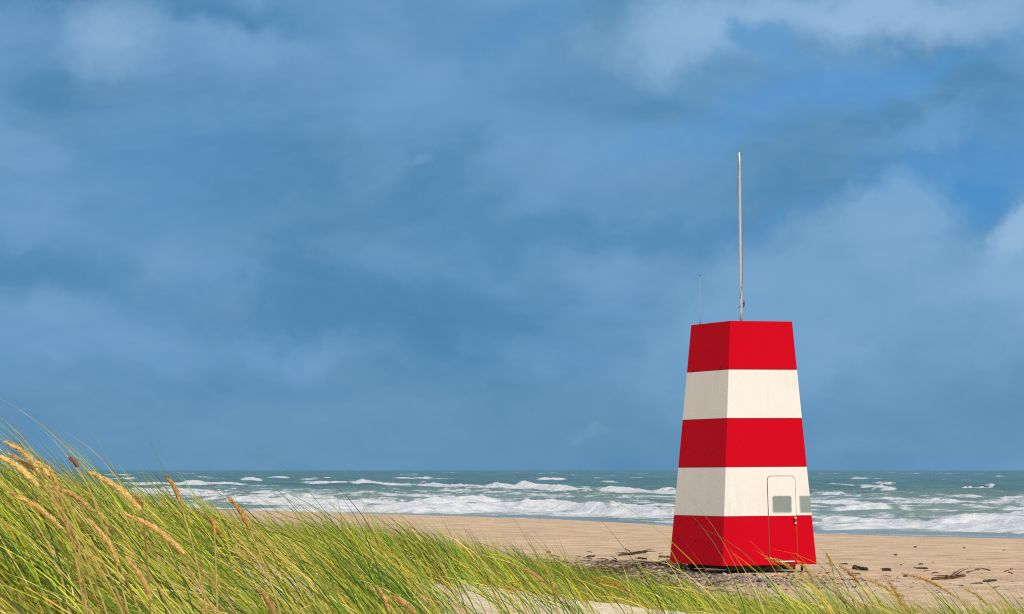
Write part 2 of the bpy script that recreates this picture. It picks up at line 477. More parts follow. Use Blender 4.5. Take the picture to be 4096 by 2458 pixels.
def land_z(x, y):
    """height of the sand at world x, y (arrays)"""
    x = np.asarray(x, float); y = np.asarray(y, float)
    r = np.hypot(x, y) + 1e-6
    th = np.arctan2(x, y)
    px = 1236.5 + np.tan(np.clip(th, -0.6, 0.6)) * FPX
    cols = [np.interp(px, K_PX, K_Z[i]) for i in range(len(K_R))]
    kz = np.stack(cols, 0)
    lr = np.log(K_R)
    t = np.log(np.clip(r, K_R[0], K_R[-1]))
    i = np.clip(np.searchsorted(lr, t, side='right') - 1, 0, len(K_R) - 2)
    h = lr[i + 1] - lr[i]
    f = np.clip((t - lr[i]) / h, 0, 1)
    take = lambda j: np.take_along_axis(kz, np.clip(j, 0, len(K_R) - 1)[None], 0)[0]
    z0, z1, zm, z2 = take(i), take(i + 1), take(i - 1), take(i + 2)
    hm = np.where(i > 0, lr[i] - lr[np.maximum(i - 1, 0)], h); h2 = np.where(i < len(K_R) - 2, lr[np.minimum(i + 2, len(K_R) - 1)] - lr[i + 1], h)
    m0 = np.where(i > 0, (z1 - zm) / (h + hm), (z1 - z0) / h) * h
    m1 = np.where(i < len(K_R) - 2, (z2 - z0) / (h + h2), 0) * h
    z = (2 * f**3 - 3 * f**2 + 1) * z0 + (f**3 - 2 * f**2 + f) * m0 + (-2 * f**3 + 3 * f**2) * z1 + (f**3 - f**2) * m1
    # beach towards the sea
    c = shore_r(th) - r
    tt = np.clip(c / 58.0, 0, 1)
    beach = np.where(c > 0, SEA + (GROUND - SEA) * (1 - (1 - tt) ** 2), np.maximum(SEA + 0.035 * c, SEA - 6))
    z = np.where(r > 50, np.minimum(z, beach), np.where(c < 58, np.minimum(z, beach), z))
    # behind the camera the dunes go on
    back = sstep(0.7, 1.6, np.abs(th))
    z = z * (1 - back) + back * np.where(np.abs(th) < 3.2, np.minimum(0.9 + 0.5 * fbm(x / 9, y / 9, 3, 5), beach + 1.5), z) * sstep(0.5, 6, r) + back * (1 - sstep(0.5, 6, r)) * 0.75
    # relief
    dune = sstep(46, 34, r)
    z = z + dune * (0.035 * fbm(x / 0.9, y / 0.9, 4, 11) + 0.012 * fbm(x / 0.16 + y / 0.3, y / 0.11, 3, 13) + 0.06 * sstep(10, 20, r) * fbm(x / 3.0, y / 3.0, 3, 12))
    rough = sstep(36, 44, r) * sstep(60, 52, r)
    flat = sstep(40, 60, r) * sstep(0, 12, c)
    z = z + rough * (0.055 * fbm(x / 0.55, y / 0.8, 4, 21) + 0.03 * np.abs(fbm(x / 0.25, y / 0.4, 3, 22)))
    z = z + flat * (0.03 * sstep(80, 66, r) * fbm(x / 1.0, y / 1.6, 4, 31) + 0.03 * fbm(x / 3.0, y / 4.0, 3, 33) + 0.03 * fbm(x / 6, y / 4, 3, 32))
    # shovelled gravel mound beside the tower
    z = z + 0.24 * np.exp(-((x - 2.95) / 0.75) ** 2 - ((y - 57.2) / 1.6) ** 2) * (1 + 0.5 * fbm(x / 0.5, y / 0.5, 3, 41))
    z = z + 0.05 * np.exp(-((x - 3.9) / 1.0) ** 2 - ((y - 55.6) / 1.2) ** 2) * (1 + 0.7 * fbm(x / 0.4, y / 0.4, 3, 42))
    return z


def polar_grid(r, th, closed=False):
    T, RR = np.meshgrid(th, r)
    x = RR * np.sin(T); y = RR * np.cos(T)
    nr, nt_ = T.shape
    i = np.arange(nr - 1)[:, None] * nt_; j = np.arange(nt_ - 1)[None, :]
    q = np.stack([i + j, i + j + 1, i + nt_ + j + 1, i + nt_ + j], -1).reshape(-1, 4)
    return x.ravel(), y.ravel(), q


def build_land():
    r = np.concatenate([np.geomspace(0.5, 4.5, 60), np.geomspace(4.55, 36, 300), np.linspace(36.1, 72, 420), np.geomspace(72.2, 200, 170), np.geomspace(205, 420, 12)])
    dense = np.linspace(-0.235, 0.235, 620)
    th = np.concatenate([np.linspace(-math.pi, -0.8, 34), np.linspace(-0.76, -0.245, 60), dense, np.linspace(0.245, 0.76, 60), np.linspace(0.8, math.pi, 34)])
    x, y, q = polar_grid(r, th)
    z = land_z(x, y)
    rr = np.hypot(x, y); tth = np.arctan2(x, y)
    px = 1236.5 + np.tan(np.clip(tth, -0.6, 0.6)) * FPX
    c = shore_r(tth) - rr
    pale = np.array([0.92, 0.785, 0.57]); mid = np.array([0.82, 0.60, 0.41]); dry = np.array([0.82, 0.63, 0.45])
    f = sstep(44, 30, rr)[:, None]
    col = mid * (1 - f) + pale * f
    f = (sstep(38, 46, rr) * sstep(59, 53, rr) * sstep(1700, 2000, px))[:, None] * 0.7
    col = col * (1 - f) + dry * f
    # long bands along the strand
    s = fbm(x / 26 + y / 60, (y + 0.7 * x) / 5.0, 4, 61)
    col = col * (1 + 0.20 * s * sstep(45, 60, rr))[:, None]
    # dark damp wrack band left of the tower
    wr = np.exp(-((rr - 61) / 8.0) ** 2) * sstep(900, 1350, px) * sstep(1950, 1600, px)
    wn = sstep(-0.15, 0.5, fbm(x / 1.6, y / 1.1, 5, 71) + 0.25 * np.exp(-((rr - 56) / 4.0) ** 2))
    f = (0.75 * wr * wn)[:, None]
    col = col * (1 - f) + np.array([0.19, 0.115, 0.078]) * f
    f = (0.72 * np.exp(-((x - 2.45) / 0.6) ** 2 - ((y - 57.3) / 1.7) ** 2) * sstep(-0.5, 0.25, fbm(x / 0.4, y / 0.4, 4, 72)))[:, None]
    col = col * (1 - f) + np.array([0.11, 0.062, 0.045]) * f
    f = (0.45 * np.exp(-((x - 4.0) / 2.2) ** 2 - ((y - 56.0) / 2.4) ** 2))[:, None]
    col = col * (1 - f) + np.array([0.66, 0.51, 0.40]) * f
    # wet rim at the water
    f = (sstep(8, 0.5, c + 1.5 * fbm(x / 5, y / 5, 3, 73)) * 0.45)[:, None]
    col = col * (1 - f) + np.array([0.34, 0.22, 0.13]) * f
    # leaf mould and old straw under the grass
    g = sstep(34, 8, rr) * sstep(1250, 600, px) * sstep(-0.1, 0.45, fbm(x / 0.5, y / 0.5, 4, 81)) * 0.5
    col = col * (1 - g[:, None]) + np.array([0.30, 0.24, 0.10]) * g[:, None]
    o = mesh_np('beach_sand', np.stack([x, y, z], 1), q, M['sand'], attrs={'tint': col})
    tag(o, 'pale dune sand running down to the tan beach', None, None, 'structure')


build_land()


# ------------------------------------------------------------------ sea
def build_sea():
    HS = EYE - SEA
    p = np.concatenate([np.linspace(480, 200, 14), np.arange(190, 100, -0.45), np.arange(100, 1.0, -0.24), np.geomspace(0.95, 0.45, 6)])
    r = HS * FPX / p
    dense = np.linspace(-0.222, 0.222, 1150)
    th = np.concatenate([np.linspace(-1.5, -0.32, 40), np.linspace(-0.315, -0.223, 70), dense, np.linspace(0.223, 0.315, 70), np.linspace(0.32, 2.0, 60)])
    x, y, q = polar_grid(r, th)
    rr = np.hypot(x, y); tth = np.arctan2(x, y)
    px = 1236.5 + np.tan(np.clip(tth, -1.2, 1.2)) * FPX
    off = rr - shore_r(tth)                         # metres seaward of the waterline
    grow = sstep(0, 45, off)
    # swell travelling to the shore
    nx, ny = 0.36, 0.93
    s = x * nx + y * ny; w = x * ny - y * nx
    wob = 7 * fbm(x / 40, y / 40, 3, 101)
    z = 0.34 * np.sin((s + wob) / 21 * 2 * math.pi) * (0.6 + 0.8 * fbm(w / 18, s / 40, 2, 102))
    z = z + 0.55 * fbm(w / 11, s / 6.5, 4, 103) + 0.60 * fbm(w / 30, s / 15, 3, 104)
    z = z * (0.16 + 0.84 * grow)
    foam = np.zeros_like(x)
    # old foam lying on the water of the surf zone
    zone = sstep(2, 16, off) * sstep(420, 90, off)
    st = 1 - np.abs(fbm(w / 13 + 0.3 * fbm(x / 8, y / 8, 2, 112), s / 3.4, 5, 111)) * 3.2
    st2 = fbm(w / 26, s / 11, 3, 113)
    foam = np.maximum(foam, zone * np.clip(0.78 * sstep(0.05, 0.95, st) + 0.48 * st2 + 0.38 * sstep(52, 8, off), 0, 0.85))
    # thin swash at the edge
    sw = sstep(13, 0.5, off + 3 * fbm(w / 7, s / 7, 3, 121))

    def breaker(pts, H, front, back, seed, crest=0.75, solid=1.0):
        nonlocal z, foam
        P = np.array(pts, float)
        lo, hi = P[0, 0], P[-1, 0]
        sel = np.where((px > lo - 60) & (px < hi + 60))[0]
        X, Yv, RR, PX = x[sel], y[sel], rr[sel], px[sel]
        rl = HS * FPX / np.interp(PX, P[:, 0], P[:, 1])
        k = rl / 250.0
        kk = np.maximum(1.0, rl / 170.0) ** 1.3
        wobble = 2.6 * fbm(X / 9, np.full_like(X, seed * 3.7), 4, 200 + seed) + 0.5 * fbm(X / 3.0, Yv * 0 + seed, 2, 300 + seed)
        d = (RR - rl) / kk - wobble
        m = (d > -12) & (d < 45)
        sel = sel[m]; d = d[m]; X = X[m]; Yv = Yv[m]; PX = PX[m]; RRm = RR[m]
        soft = min(90.0, 0.35 * (hi - lo))
        env = sstep(lo - 20, lo + soft, PX) * sstep(hi + 20, hi - soft, PX)
        along = 0.70 + 0.55 * fbm(X / (0.035 * RR[m]), Yv * 0 + seed * 1.3, 4, 400 + seed)
        along = np.clip(along, 0.42, 1.0)
        h = H * 0.66 * env * along
        rag = 1 + 0.30 * fbm(X / (RRm * 0.016), d / 2.5 + seed, 4, 500 + seed)
        shape = np.where(d < crest, sstep(-front * 0.55, crest, d), np.exp(-np.maximum(d - crest, 0) / (1.9 + H * 1.2)))
        z[sel] += h * shape * rag
        body = np.where(d < crest, sstep(-front, -front * 0.25, d), np.exp(-np.maximum(d - crest - 0.6, 0) / (1.5 * back)))
        tear = 0.9 + 0.5 * fbm(X / (0.014 * RRm), d / 2.2, 4, 600 + seed)
        f = solid * env * np.clip(body * tear * (0.65 + 0.55 * sstep(0.2, 0.75, along)), 0, 1)
        foam[sel] = np.maximum(foam[sel], f)
    for args in BREAKERS:
        breaker(*args)
    rs = np.random.default_rng(3)
    for i in range(120):
        pp = 5 + 80 * rs.random() ** 1.6
        cx = rs.uniform(-300, 2800); hw = rs.uniform(8, 50) * (0.5 + pp / 60)
        breaker([(cx - hw, pp + rs.uniform(-1, 1)), (cx + hw, pp + rs.uniform(-1, 1.5))], rs.uniform(0.2, 0.55), 1.8, rs.uniform(2.5, 6), 700 + i, 0.6, rs.uniform(0.6, 1.0))
    z = z + foam * sstep(0.35, 0.8, foam) * 0.16 * fbm(x / 1.1, y / 1.3, 4, 131) * sstep(4, 20, off)
    z = np.where(off < 6, z * sstep(-1, 6, off), z) + SEA + 0.02
    # water colour: sandy green inshore, deeper teal beyond
    deep = np.array([0.100, 0.200, 0.165]); shal = np.array([0.275, 0.355, 0.285]); swash = np.array([0.36, 0.40, 0.46])
    f = sstep(330, 40, off)[:, None]
    col = deep * (1 - f) + shal * f
    n = fbm(w / 60, s / 34, 4, 141) + 0.7 * fbm(w / 9, s / 6, 4, 142)
    col = col * (1 + 0.45 * n)[:, None]
    g = sstep(0.25, 0.8, z - SEA)[:, None] * sstep(260, 60, off)[:, None] * 0.6
    col = col * (1 - g) + np.array([0.13, 0.24, 0.13]) * g
    col = np.clip(col, 0.004, 1)
    col = col * (1 - 0.75 * sw[:, None]) + swash * 0.75 * sw[:, None]
    foam = np.clip(foam, 0, 1)
    edge = sstep(3.2, 0.2, np.abs(off - 1.2 + 1.5 * fbm(w / 5, s / 5, 3, 151))) * 0.6
    foam = np.maximum(foam, edge * sstep(-2, 0, off))
    keep_q = q[(off[q].max(1) > -14)]
    used = np.unique(keep_q); remap = np.full(len(x), -1); remap[used] = np.arange(len(used))
    o = mesh_np('sea', np.stack([x, y, z], 1)[used], remap[keep_q], M['sea'], attrs={'tint': col[used], 'foam': foam[used]})
    tag(o, 'choppy teal sea with rows of white breakers', None, None, 'structure')


BREAKERS = [
    # (pixel column, pixels below the horizon) along the foot of each breaker, height, front, back, seed
    ([(560, 99), (860, 102), (1087, 103), (1330, 101), (1480, 106), (1660, 113)], 1.15, 5.0, 9.0, 1),
    ([(500, 84), (800, 88), (1087, 86), (1220, 85)], 1.0, 3.5, 8.0, 2),
    ([(1060, 82), (1230, 83)], 1.0, 2.5, 3.0, 3),
    ([(1250, 103), (1330, 96), (1450, 100), (1560, 104)], 0.9, 2.0, 4.0, 4),
    ([(690, 34), (850, 36), (1000, 40), (1160, 45), (1300, 51), (1480, 56), (1690, 63)], 1.15, 5.0, 10.0, 5),
    ([(1080, 46), (1300, 51), (1420, 48)], 0.25, 3.0, 6.0, 6),
    ([(270, 36), (420, 38), (560, 37), (640, 39)], 1.2, 4.0, 8.0, 7),
    ([(200, 58), (420, 62), (620, 66)], 0.9, 4.0, 8.0, 8),
    ([(1290, 24), (1375, 25)], 1.3, 2.5, 4.0, 9),
    ([(1400, 20), (1462, 21)], 1.0, 2.5, 3.0, 10),
    ([(940, 21), (1060, 23)], 1.5, 3.0, 5.0, 11),
    ([(640, 20), (705, 20)], 1.3, 2.5, 4.0, 12),
    ([(270, 12), (320, 12)], 1.2, 2.5, 4.0, 13),
    ([(580, 26), (640, 26)], 1.2, 2.5, 4.0, 14),
    ([(1940, 143), (2080, 142), (2220, 141), (2500, 148), (2760, 152)], 0.42, 3.0, 5.0, 15),
    ([(1930, 122), (2060, 124), (2240, 127)], 0.35, 2.5, 4.0, 16),
    ([(2205, 127), (2260, 128), (2330, 126), (2480, 130), (2800, 136)], 0.95, 2.2, 5.0, 17),
    ([(2380, 120), (2600, 124), (2800, 128)], 0.8, 2.0, 4.0, 18),
    ([(2110, 76), (2200, 77), (2330, 82), (2480, 88), (2800, 96)], 1.05, 3.0, 5.0, 19),
    ([(1930, 78), (2040, 79), (2150, 80)], 0.45, 4.0, 8.0, 20),
    ([(1950, 64), (2010, 63), (2080, 60)], 0.5, 3.0, 6.0, 21),
    ([(1980, 100), (2100, 98), (2180, 100)], 0.45, 3.0, 5.0, 22),
    ([(2240, 92), (2330, 92)], 0.7, 2.0, 3.0, 23),
    ([(2400, 100), (2520, 103)], 0.5, 2.5, 4.0, 24),
    ([(2290, 53), (2350, 46), (2420, 40)], 0.4, 2.5, 4.0, 25, 0.75, 0.85),
    ([(2100, 50), (2145, 44)], 0.4, 2.0, 3.0, 26, 0.75, 0.7),
    ([(1990, 42), (2130, 40)], 0.8, 2.5, 4.0, 27, 0.75, 0.6),
    ([(2080, 22), (2130, 22)], 0.9, 2.0, 3.0, 28),
    ([(2220, 30), (2260, 30)], 0.8, 2.0, 3.0, 29),
    ([(1640, 24), (1720, 24)], 1.1, 2.5, 4.0, 30),
    ([(1130, 66), (1350, 70), (1600, 80)], 0.5, 3.0, 7.0, 31, 0.75, 0.62),
    ([(620, 70), (900, 72), (1100, 70)], 0.6, 3.0, 8.0, 32, 0.75, 0.66),
]
build_sea()

# ------------------------------------------------------------------ lifeguard tower
TX, TY, YAW = 5.2721, 60.8418, 0.471
BX, BY, UX, UY, H = 2.5007, 2.3383, 1.6625, 1.7214, 5.5
OX, OY, KX, KY = 0.0011, -0.0007, 0.0162, -0.0071


def corner(a, b, h, inset=0.0, dz=0.0):
    lx = a * ((BX + (UX - BX) * h) / 2 - inset) + OX * h
    ly = b * ((BY + (UY - BY) * h) / 2 - inset) + OY * h
    return Vector((lx, ly, h * H + h * (KX * lx + KY * ly) + dz))


def frustum(h0, h1, inset=0.0, dz0=0.0, dz1=0.0, bevel=0.012):
    bm = bmesh.new()
    lo = [bm.verts.new(corner(a, b, h0, inset, dz0)) for a, b in ((-1, -1), (1, -1), (1, 1), (-1, 1))]
    hi = [bm.verts.new(corner(a, b, h1, inset, dz1)) for a, b in ((-1, -1), (1, -1), (1, 1), (-1, 1))]
    bm.faces.new(lo[::-1]); bm.faces.new(hi)
    ed = []
    for i in range(4):
        j = (i + 1) % 4
        bm.faces.new((lo[i], lo[j], hi[j], hi[i]))
    if bevel:
        ed = [e for e in bm.edges if abs((e.verts[0].co - e.verts[1].co).normalized().z) > 0.6]
        bmesh.ops.bevel(bm, geom=ed, offset=bevel, segments=2, profile=0.5, affect='EDGES')
    return bm


class Face:
    """flat coordinates on one wall of the tower: u along the wall, w up the slope, n outwards"""
    def __init__(s, A, B, C):
        s.o = A; s.e1 = (B - A).normalized(); n = s.e1.cross(C - A).normalized()
        s.n = n; s.e2 = n.cross(s.e1)
    def p(s, u, w, n=0.0): return s.o + s.e1 * u + s.e2 * w + s.n * n


FR = Face(corner(-1, -1, 0), corner(1, -1, 0), corner(-1, -1, 1))
LF = Face(corner(-1, 1, 0), corner(-1, -1, 0), corner(-1, 1, 1))
RT = Face(corner(1, -1, 0), corner(1, 1, 0), corner(1, -1, 1))


def rrect(u0, u1, w0, w1, rad, seg=6):
    pts = []
    for cx, cy, a0 in ((u1 - rad, w1 - rad, 0), (u0 + rad, w1 - rad, 90), (u0 + rad, w0 + rad, 180), (u1 - rad, w0 + rad, 270)):
        for i in range(seg + 1):
            a = R(a0 + 90 * i / seg); pts.append((cx + rad * math.cos(a), cy + rad * math.sin(a)))
    return pts


def plate(face, pts, n0, n1, mat=0, bm=None):
    bm = bm or bmesh.new()
    lo = [bm.verts.new(face.p(u, w, n0)) for u, w in pts]; hi = [bm.verts.new(face.p(u, w, n1)) for u, w in pts]
    f = [bm.faces.new(lo[::-1]), bm.faces.new(hi)]
    for i in range(len(pts)):
        j = (i + 1) % len(pts); f.append(bm.faces.new((lo[i], lo[j], hi[j], hi[i])))
    for x in f: x.material_index = mat
    return bm


def ring(face, outer, inner, n0, n1):
    bm = bmesh.new()
    A = [[bm.verts.new(face.p(u, w, n)) for u, w in pts] for pts, n in ((outer, n0), (outer, n1), (inner, n1), (inner, n0))]
    k = len(outer)
    for i in range(k):
        j = (i + 1) % k
        for a in range(4):
            b = (a + 1) % 4
            bm.faces.new((A[a][i], A[a][j], A[b][j], A[b][i]))
    return bm


tower = empty('lifeguard_tower', (TX, TY, 0), YAW)
tag(tower, 'red and white striped lifeguard tower standing on the beach with a tall flagpole', 'lifeguard tower')
G = 0.0045
for i in range(5):
    nm = 'red_band' if i % 2 == 0 else 'white_band'
    bm_obj(nm, frustum(i * 0.2, (i + 1) * 0.2, 0, G if i else 0, -G if i < 4 else 0), M['red' if i % 2 == 0 else 'white'], tower)
bm_obj('inner_frame', frustum(0.19, 0.81, 0.014, 0, 0, 0), M['seam'], tower)
bm_obj('roof', frustum(0.999, 1.0, 0.06, 0.006, 0.006, 0), M['roof'], tower)
# chassis and jack legs
bm = bmesh.new()


def box(bm, x0, x1, y0, y1, z0, z1):
    v = [bm.verts.new((x, y, z)) for z in (z0, z1) for x, y in ((x0, y0), (x1, y0), (x1, y1), (x0, y1))]
    for f in ((3, 2, 1, 0), (4, 5, 6, 7), (0, 1, 5, 4), (1, 2, 6, 5), (2, 3, 7, 6), (3, 0, 4, 7)):
        bm.faces.new([v[i] for i in f])


box(bm, -0.95, 0.80, -0.98, -0.84, -0.115, -0.004)
box(bm, -0.95, 0.80, 0.70, 0.84, -0.115, -0.004)
box(bm, -0.82, -0.68, -0.839, 0.699, -0.10, -0.006)
box(bm, 0.5, 0.64, -0.839, 0.699, -0.10, -0.006)
bm_obj('chassis', bm, M['chassis'], tower)
bm = bmesh.new(); box(bm, -1.15, 1.15, -1.08, 1.08, -0.003, -0.0005); bm_obj('floor_plate', bm, M['dark'], tower)
for lx, ly in ((-1.08, 0.92), (-1.12, 0.42), (-1.0, -1.03), (0.97, -0.98), (1.05, 0.9), (-0.1, -1.06)):
    a = Acc(); gz = -0.20
    a.add(*tube_np([(lx, ly, gz), (lx, ly, gz + 0.02), (lx, ly, gz + 0.0201), (lx, ly, -0.002)], [0.07, 0.07, 0.026, 0.026], 10))
    mesh_np('leg', *a.out(), M['dark'], tower, smooth=False)
# door in the sunlit wall
D_OUT = (1.254, 1.982, 0.110, 1.993); DR = 0.095
door = bmesh.new()
SPLIT = 1.0995
full = rrect(*D_OUT, DR)
up = [p_ for p_ in full if p_[1] > SPLIT]; dn = [p_ for p_ in full if p_[1] <= SPLIT]
up = up + [(D_OUT[0], SPLIT + 0.003), (D_OUT[1], SPLIT + 0.003)]
dn = dn + [(D_OUT[1], SPLIT - 0.003), (D_OUT[0], SPLIT - 0.003)]
plate(FR, up, 0.0015, 0.016, 0, door); plate(FR, dn, 0.0015, 0.016, 1, door)
door_o = bm_obj('door', door, [M['white'], M['red']], tower)
g = 0.0145
bm_obj('gasket', ring(FR, rrect(D_OUT[0] - g, D_OUT[1] + g, D_OUT[2] - g, D_OUT[3] + g, DR + g), rrect(D_OUT[0] - .001, D_OUT[1] + .001, D_OUT[2] - .001, D_OUT[3] + .001, DR + .001), 0.001, 0.010), M['gasket'], door_o)
W1 = (1.372, 1.850, 1.187, 1.538)
bm_obj('window_pane', plate(FR, rrect(*W1, 0.035), 0.017, 0.019), M['pane'], door_o)
bm_obj('window_frame', ring(FR, rrect(W1[0] - .022, W1[1] + .022, W1[2] - .022, W1[3] + .022, .057), rrect(W1[0] - .001, W1[1] + .001, W1[2] - .001, W1[3] + .001, .036), 0.017, 0.026), M['winframe'], door_o)
bm_obj('handle_plate', plate(FR, rrect(1.902, 1.968, 0.900, 1.072, 0.022), 0.017, 0.024), M['handle'], door_o)
hb = plate(FR, rrect(1.916, 1.956, 0.925, 1.060, 0.018), 0.030, 0.058)
bm_obj('handle', hb, M['red'], door_o)
for w0, w1 in ((1.034, 1.071), (0.918, 0.957)):
    bm_obj('handle_cap', plate(FR, rrect(1.917, 1.957, w0, w1, 0.014), 0.024, 0.064), M['whiteplastic'], door_o)
bm_obj('threshold', plate(FR, [(1.40, 0.062), (1.875, 0.062), (1.875, 0.090), (1.40, 0.090)], 0.0015, 0.05), M['whiteplastic'], tower)
# window that wraps the far corner
cw = bmesh.new()


def edge_u(w):   # u of the right-hand edge of the front wall at slope height w
    h = w * FR.e2.z / H
    return (corner(1, -1, h) - FR.o).dot(FR.e1)


z0, z1 = 1.185, 1.538
plate(FR, [(2.112, z0), (edge_u(z0) - .008, z0), (edge_u(z1) - .008, z1), (2.112, z1)], 0.001, 0.006, 0, cw)
ul = lambda w: (corner(1, -1, w * RT.e2.z / H) - RT.o).dot(RT.e1)
plate(RT, [(ul(z0) + .008, z0), (0.75, z0), (0.75, z1), (ul(z1) + .008, z1)], 0.001, 0.006, 0, cw)
cwo = bm_obj('corner_window', cw, M['pane'], tower)
cf = plate(FR, [(2.090, z0 - .02), (2.110, z0 - .02), (2.110, z1 + .02), (2.090, z1 + .02)], 0.001, 0.009)
plate(FR, [(2.1105, z0 - .02), (edge_u(z0 - .02) - .008, z0 - .02), (edge_u(z0) - .008, z0 - .001), (2.1105, z0 - .001)], 0.001, 0.009, 0, cf)
plate(FR, [(2.1105, z1 + .001), (edge_u(z1) - .008, z1 + .001), (edge_u(z1 + .02) - .008, z1 + .02), (2.1105, z1 + .02)], 0.001, 0.009, 0, cf)
bm_obj('window_frame', cf, M['winframe'], cwo)
# bolts on the shaded wall
for u, w in ((0.336, 0.944), (1.116, 0.946), (0.332, 0.560), (1.123, 0.555), (0.543, 4.441), (1.758, 4.460)):
    b_ = plate(LF, [(u + 0.017 * math.cos(R(a)), w + 0.03 * math.sin(R(a))) for a in range(0, 360, 45)], 0.001, 0.014)
    plate(LF, [(u + 0.008 * math.cos(R(a)), w + 0.008 * math.sin(R(a))) for a in range(0, 360, 60)], 0.0145, 0.03, 0, b_)
    bm_obj('bolt', b_, M['rust'], tower)
# flagpole with its slack halyard
ztop = 9.437
a = Acc()
path = np.array([(-0.024 * t, 0.01 * t, 5.47 + (ztop - 5.47) * t) for t in np.linspace(0, 1, 14)])
path = np.vstack([path, path[-1] + [0, 0, 0.012]])
a.add(*tube_np(path, [0.036 - 0.005 * t for t in np.linspace(0, 1, 14)] + [0.022], 20))
pole = mesh_np('flagpole', *a.out(), M['alu'], tower)
a = Acc(); rp = []
rnd = random.Random(4)
for i in range(90):
    t = i / 89
    zz = 6.05 + (9.34 - 6.05) * t
    tt = (zz - 5.47) / (ztop - 5.47)
    ang = R(-150) + R(230) * t * 1.6 + 0.5 * math.sin(t * 9)
    rad = 0.043 + 0.008 * abs(math.sin(t * 7 + 1))
    rp.append((-0.024 * tt + rad * math.cos(ang), 0.01 * tt + rad * math.sin(ang), zz))
a.add(*tube_np(rp, [0.0055] * len(rp), 6))
mesh_np('halyard', *a.out(), M['rope'], pole)
a = Acc()
a.add(*tube_np([(0.055, -0.02, 5.86), (0.062, -0.02, 5.92), (0.066, -0.02, 5.99), (0.058, -0.02, 6.04)], [0.008, 0.016, 0.014, 0.005], 8))
a.add(*tube_np([(0.03, -0.02, 5.95), (0.064, -0.02, 5.95)], [0.009, 0.009], 6))
mesh_np('cleat', *a.out(), M['rust'], pole)
a = Acc()
a.add(*tube_np([(-0.035, -0.02, 5.91), (-0.06, -0.02, 5.88), (-0.085, -0.02, 5.845)], [0.006, 0.008, 0.005], 6))
mesh_np('rope_end', *a.out(), M['rust'], pole)
bm = bmesh.new(); bmesh.ops.create_uvsphere(bm, u_segments=10, v_segments=6, radius=0.016); bmesh.ops.translate(bm, verts=bm.verts, vec=(0.016, 0.0, ztop - 0.02))
bm_obj('pulley', bm, M['dark'], pole, True)
# whip antenna on the roof edge
ax, ay = -0.80, 0.50
v, q = tube_np([(ax, ay, 5.50), (ax, ay, 6.0), (ax - .002, ay, 6.595)], [0.0060, 0.0050, 0.0040], 6)
ant = mesh_np('antenna', v, q, M['antenna'], tower)
v, q = tube_np([(ax, ay, 5.42), (ax, ay, 5.52), (ax, ay, 5.55)], [0.018, 0.018, 0.008], 8)
mesh_np('antenna_mount', v, q, M['rope'], ant)
v, q = tube_np([(ax - .002, ay, 6.59), (ax - .002, ay, 6.62)], [0.011, 0.011], 8)
mesh_np('antenna_tip', v, q, M['rust'], ant)


# ------------------------------------------------------------------ grass
def blades(base, L, phi0, phi1, az, w, tint, segs=7, roll=None, base_tint=None, bt=0.35, tip_tint=None):
    n = len(base)
    t = np.linspace(0, 1, segs + 1)
    P = np.zeros((n, segs + 1, 3)); P[:, 0] = base
    T = np.zeros((n, segs + 1, 3))
    for k in range(segs + 1):
        ph = phi0 + (phi1 - phi0) * t[k] ** 1.25
        T[:, k] = np.stack([np.sin(ph) * np.cos(az), np.sin(ph) * np.sin(az), np.cos(ph)], 1)
    for k in range(segs):
        d = T[:, k] + T[:, k + 1]; d /= np.linalg.norm(d, axis=1)[:, None]
        P[:, k + 1] = P[:, k] + d * (L / segs)[:, None]
    S = np.stack([-np.sin(az), np.cos(az), np.zeros(n)], 1)[:, None, :]
    N = np.cross(np.broadcast_to(S, T.shape), T)
    if roll is None: roll = math.pi / 2 + rng.uniform(-1.0, 1.0, n)
    side = np.cos(roll)[:, None, None] * S + np.sin(roll)[:, None, None] * N
    nor = np.cross(side, T)
    prof = (0.75 + 0.25 * np.minimum(t * 5, 1)) * (1 - t ** 2.2) + 0.04
    hw = (w[:, None] * prof[None, :] * 0.5)[:, :, None]
    A = P - side * hw; B = P + nor * hw * 0.55; C = P + side * hw
    V = np.stack([A, B, C], 2).reshape(-1, 3)
    m = segs + 1
    i = (np.arange(n) * m * 3)[:, None, None] + (np.arange(segs) * 3)[None, :, None]
    j = np.arange(2)[None, None, :]
    Q = np.stack([i + j, i + j + 1, i + j + 4, i + j + 3], -1).reshape(-1, 4)
    if base_tint is None: base_tint = np.array([0.46, 0.36, 0.11])
    f = np.clip(1 - t / bt, 0, 1)[None, :, None]
    c = tint[:, None, :] * (1 - 0.65 * f) + base_tint * 0.65 * f
    if tip_tint is not None:
        ft = np.clip((t - 0.72) / 0.28, 0, 1)[None, :, None] * (tip_tint[:, None, None])
        c = c * (1 - ft) + np.array([0.40, 0.24, 0.07]) * ft
    c = np.repeat(c[:, :, None, :], 3, 2).reshape(-1, 3)
    return V, Q, c


PAL = np.array([(0.040, 0.130, 0.022), (0.125, 0.255, 0.026), (0.290, 0.425, 0.026), (0.510, 0.560, 0.040), (0.640, 0.620, 0.070), (0.92, 0.70, 0.22), (0.80, 0.52, 0.13), (0.30, 0.14, 0.04)])


def tints(n, wts):
    i = rng.choice(len(PAL), n, p=np.array(wts) / sum(wts))
    c = PAL[i] * rng.uniform(0.68, 1.42, (n, 1))
    return c * (1 + rng.normal(0, 0.05, (n, 3)))


def scatter(n, r0, r1, u0, u1, accept, power=1.0):
    out = []
    got = 0
    while got < n:
        k = n * 2
        r = np.sqrt(rng.uniform(r0 ** 2, r1 ** 2, k)) if power == 1 else r0 + (r1 - r0) * rng.random(k) ** power
        u = rng.uniform(u0, u1, k)
        y = r; x = u * r
        m = rng.random(k) < accept(x, y, u * FPX + 1236.5)
        out.append(np.stack([x[m], y[m]], 1)); got += m.sum()
    return np.vstack(out)[:n]


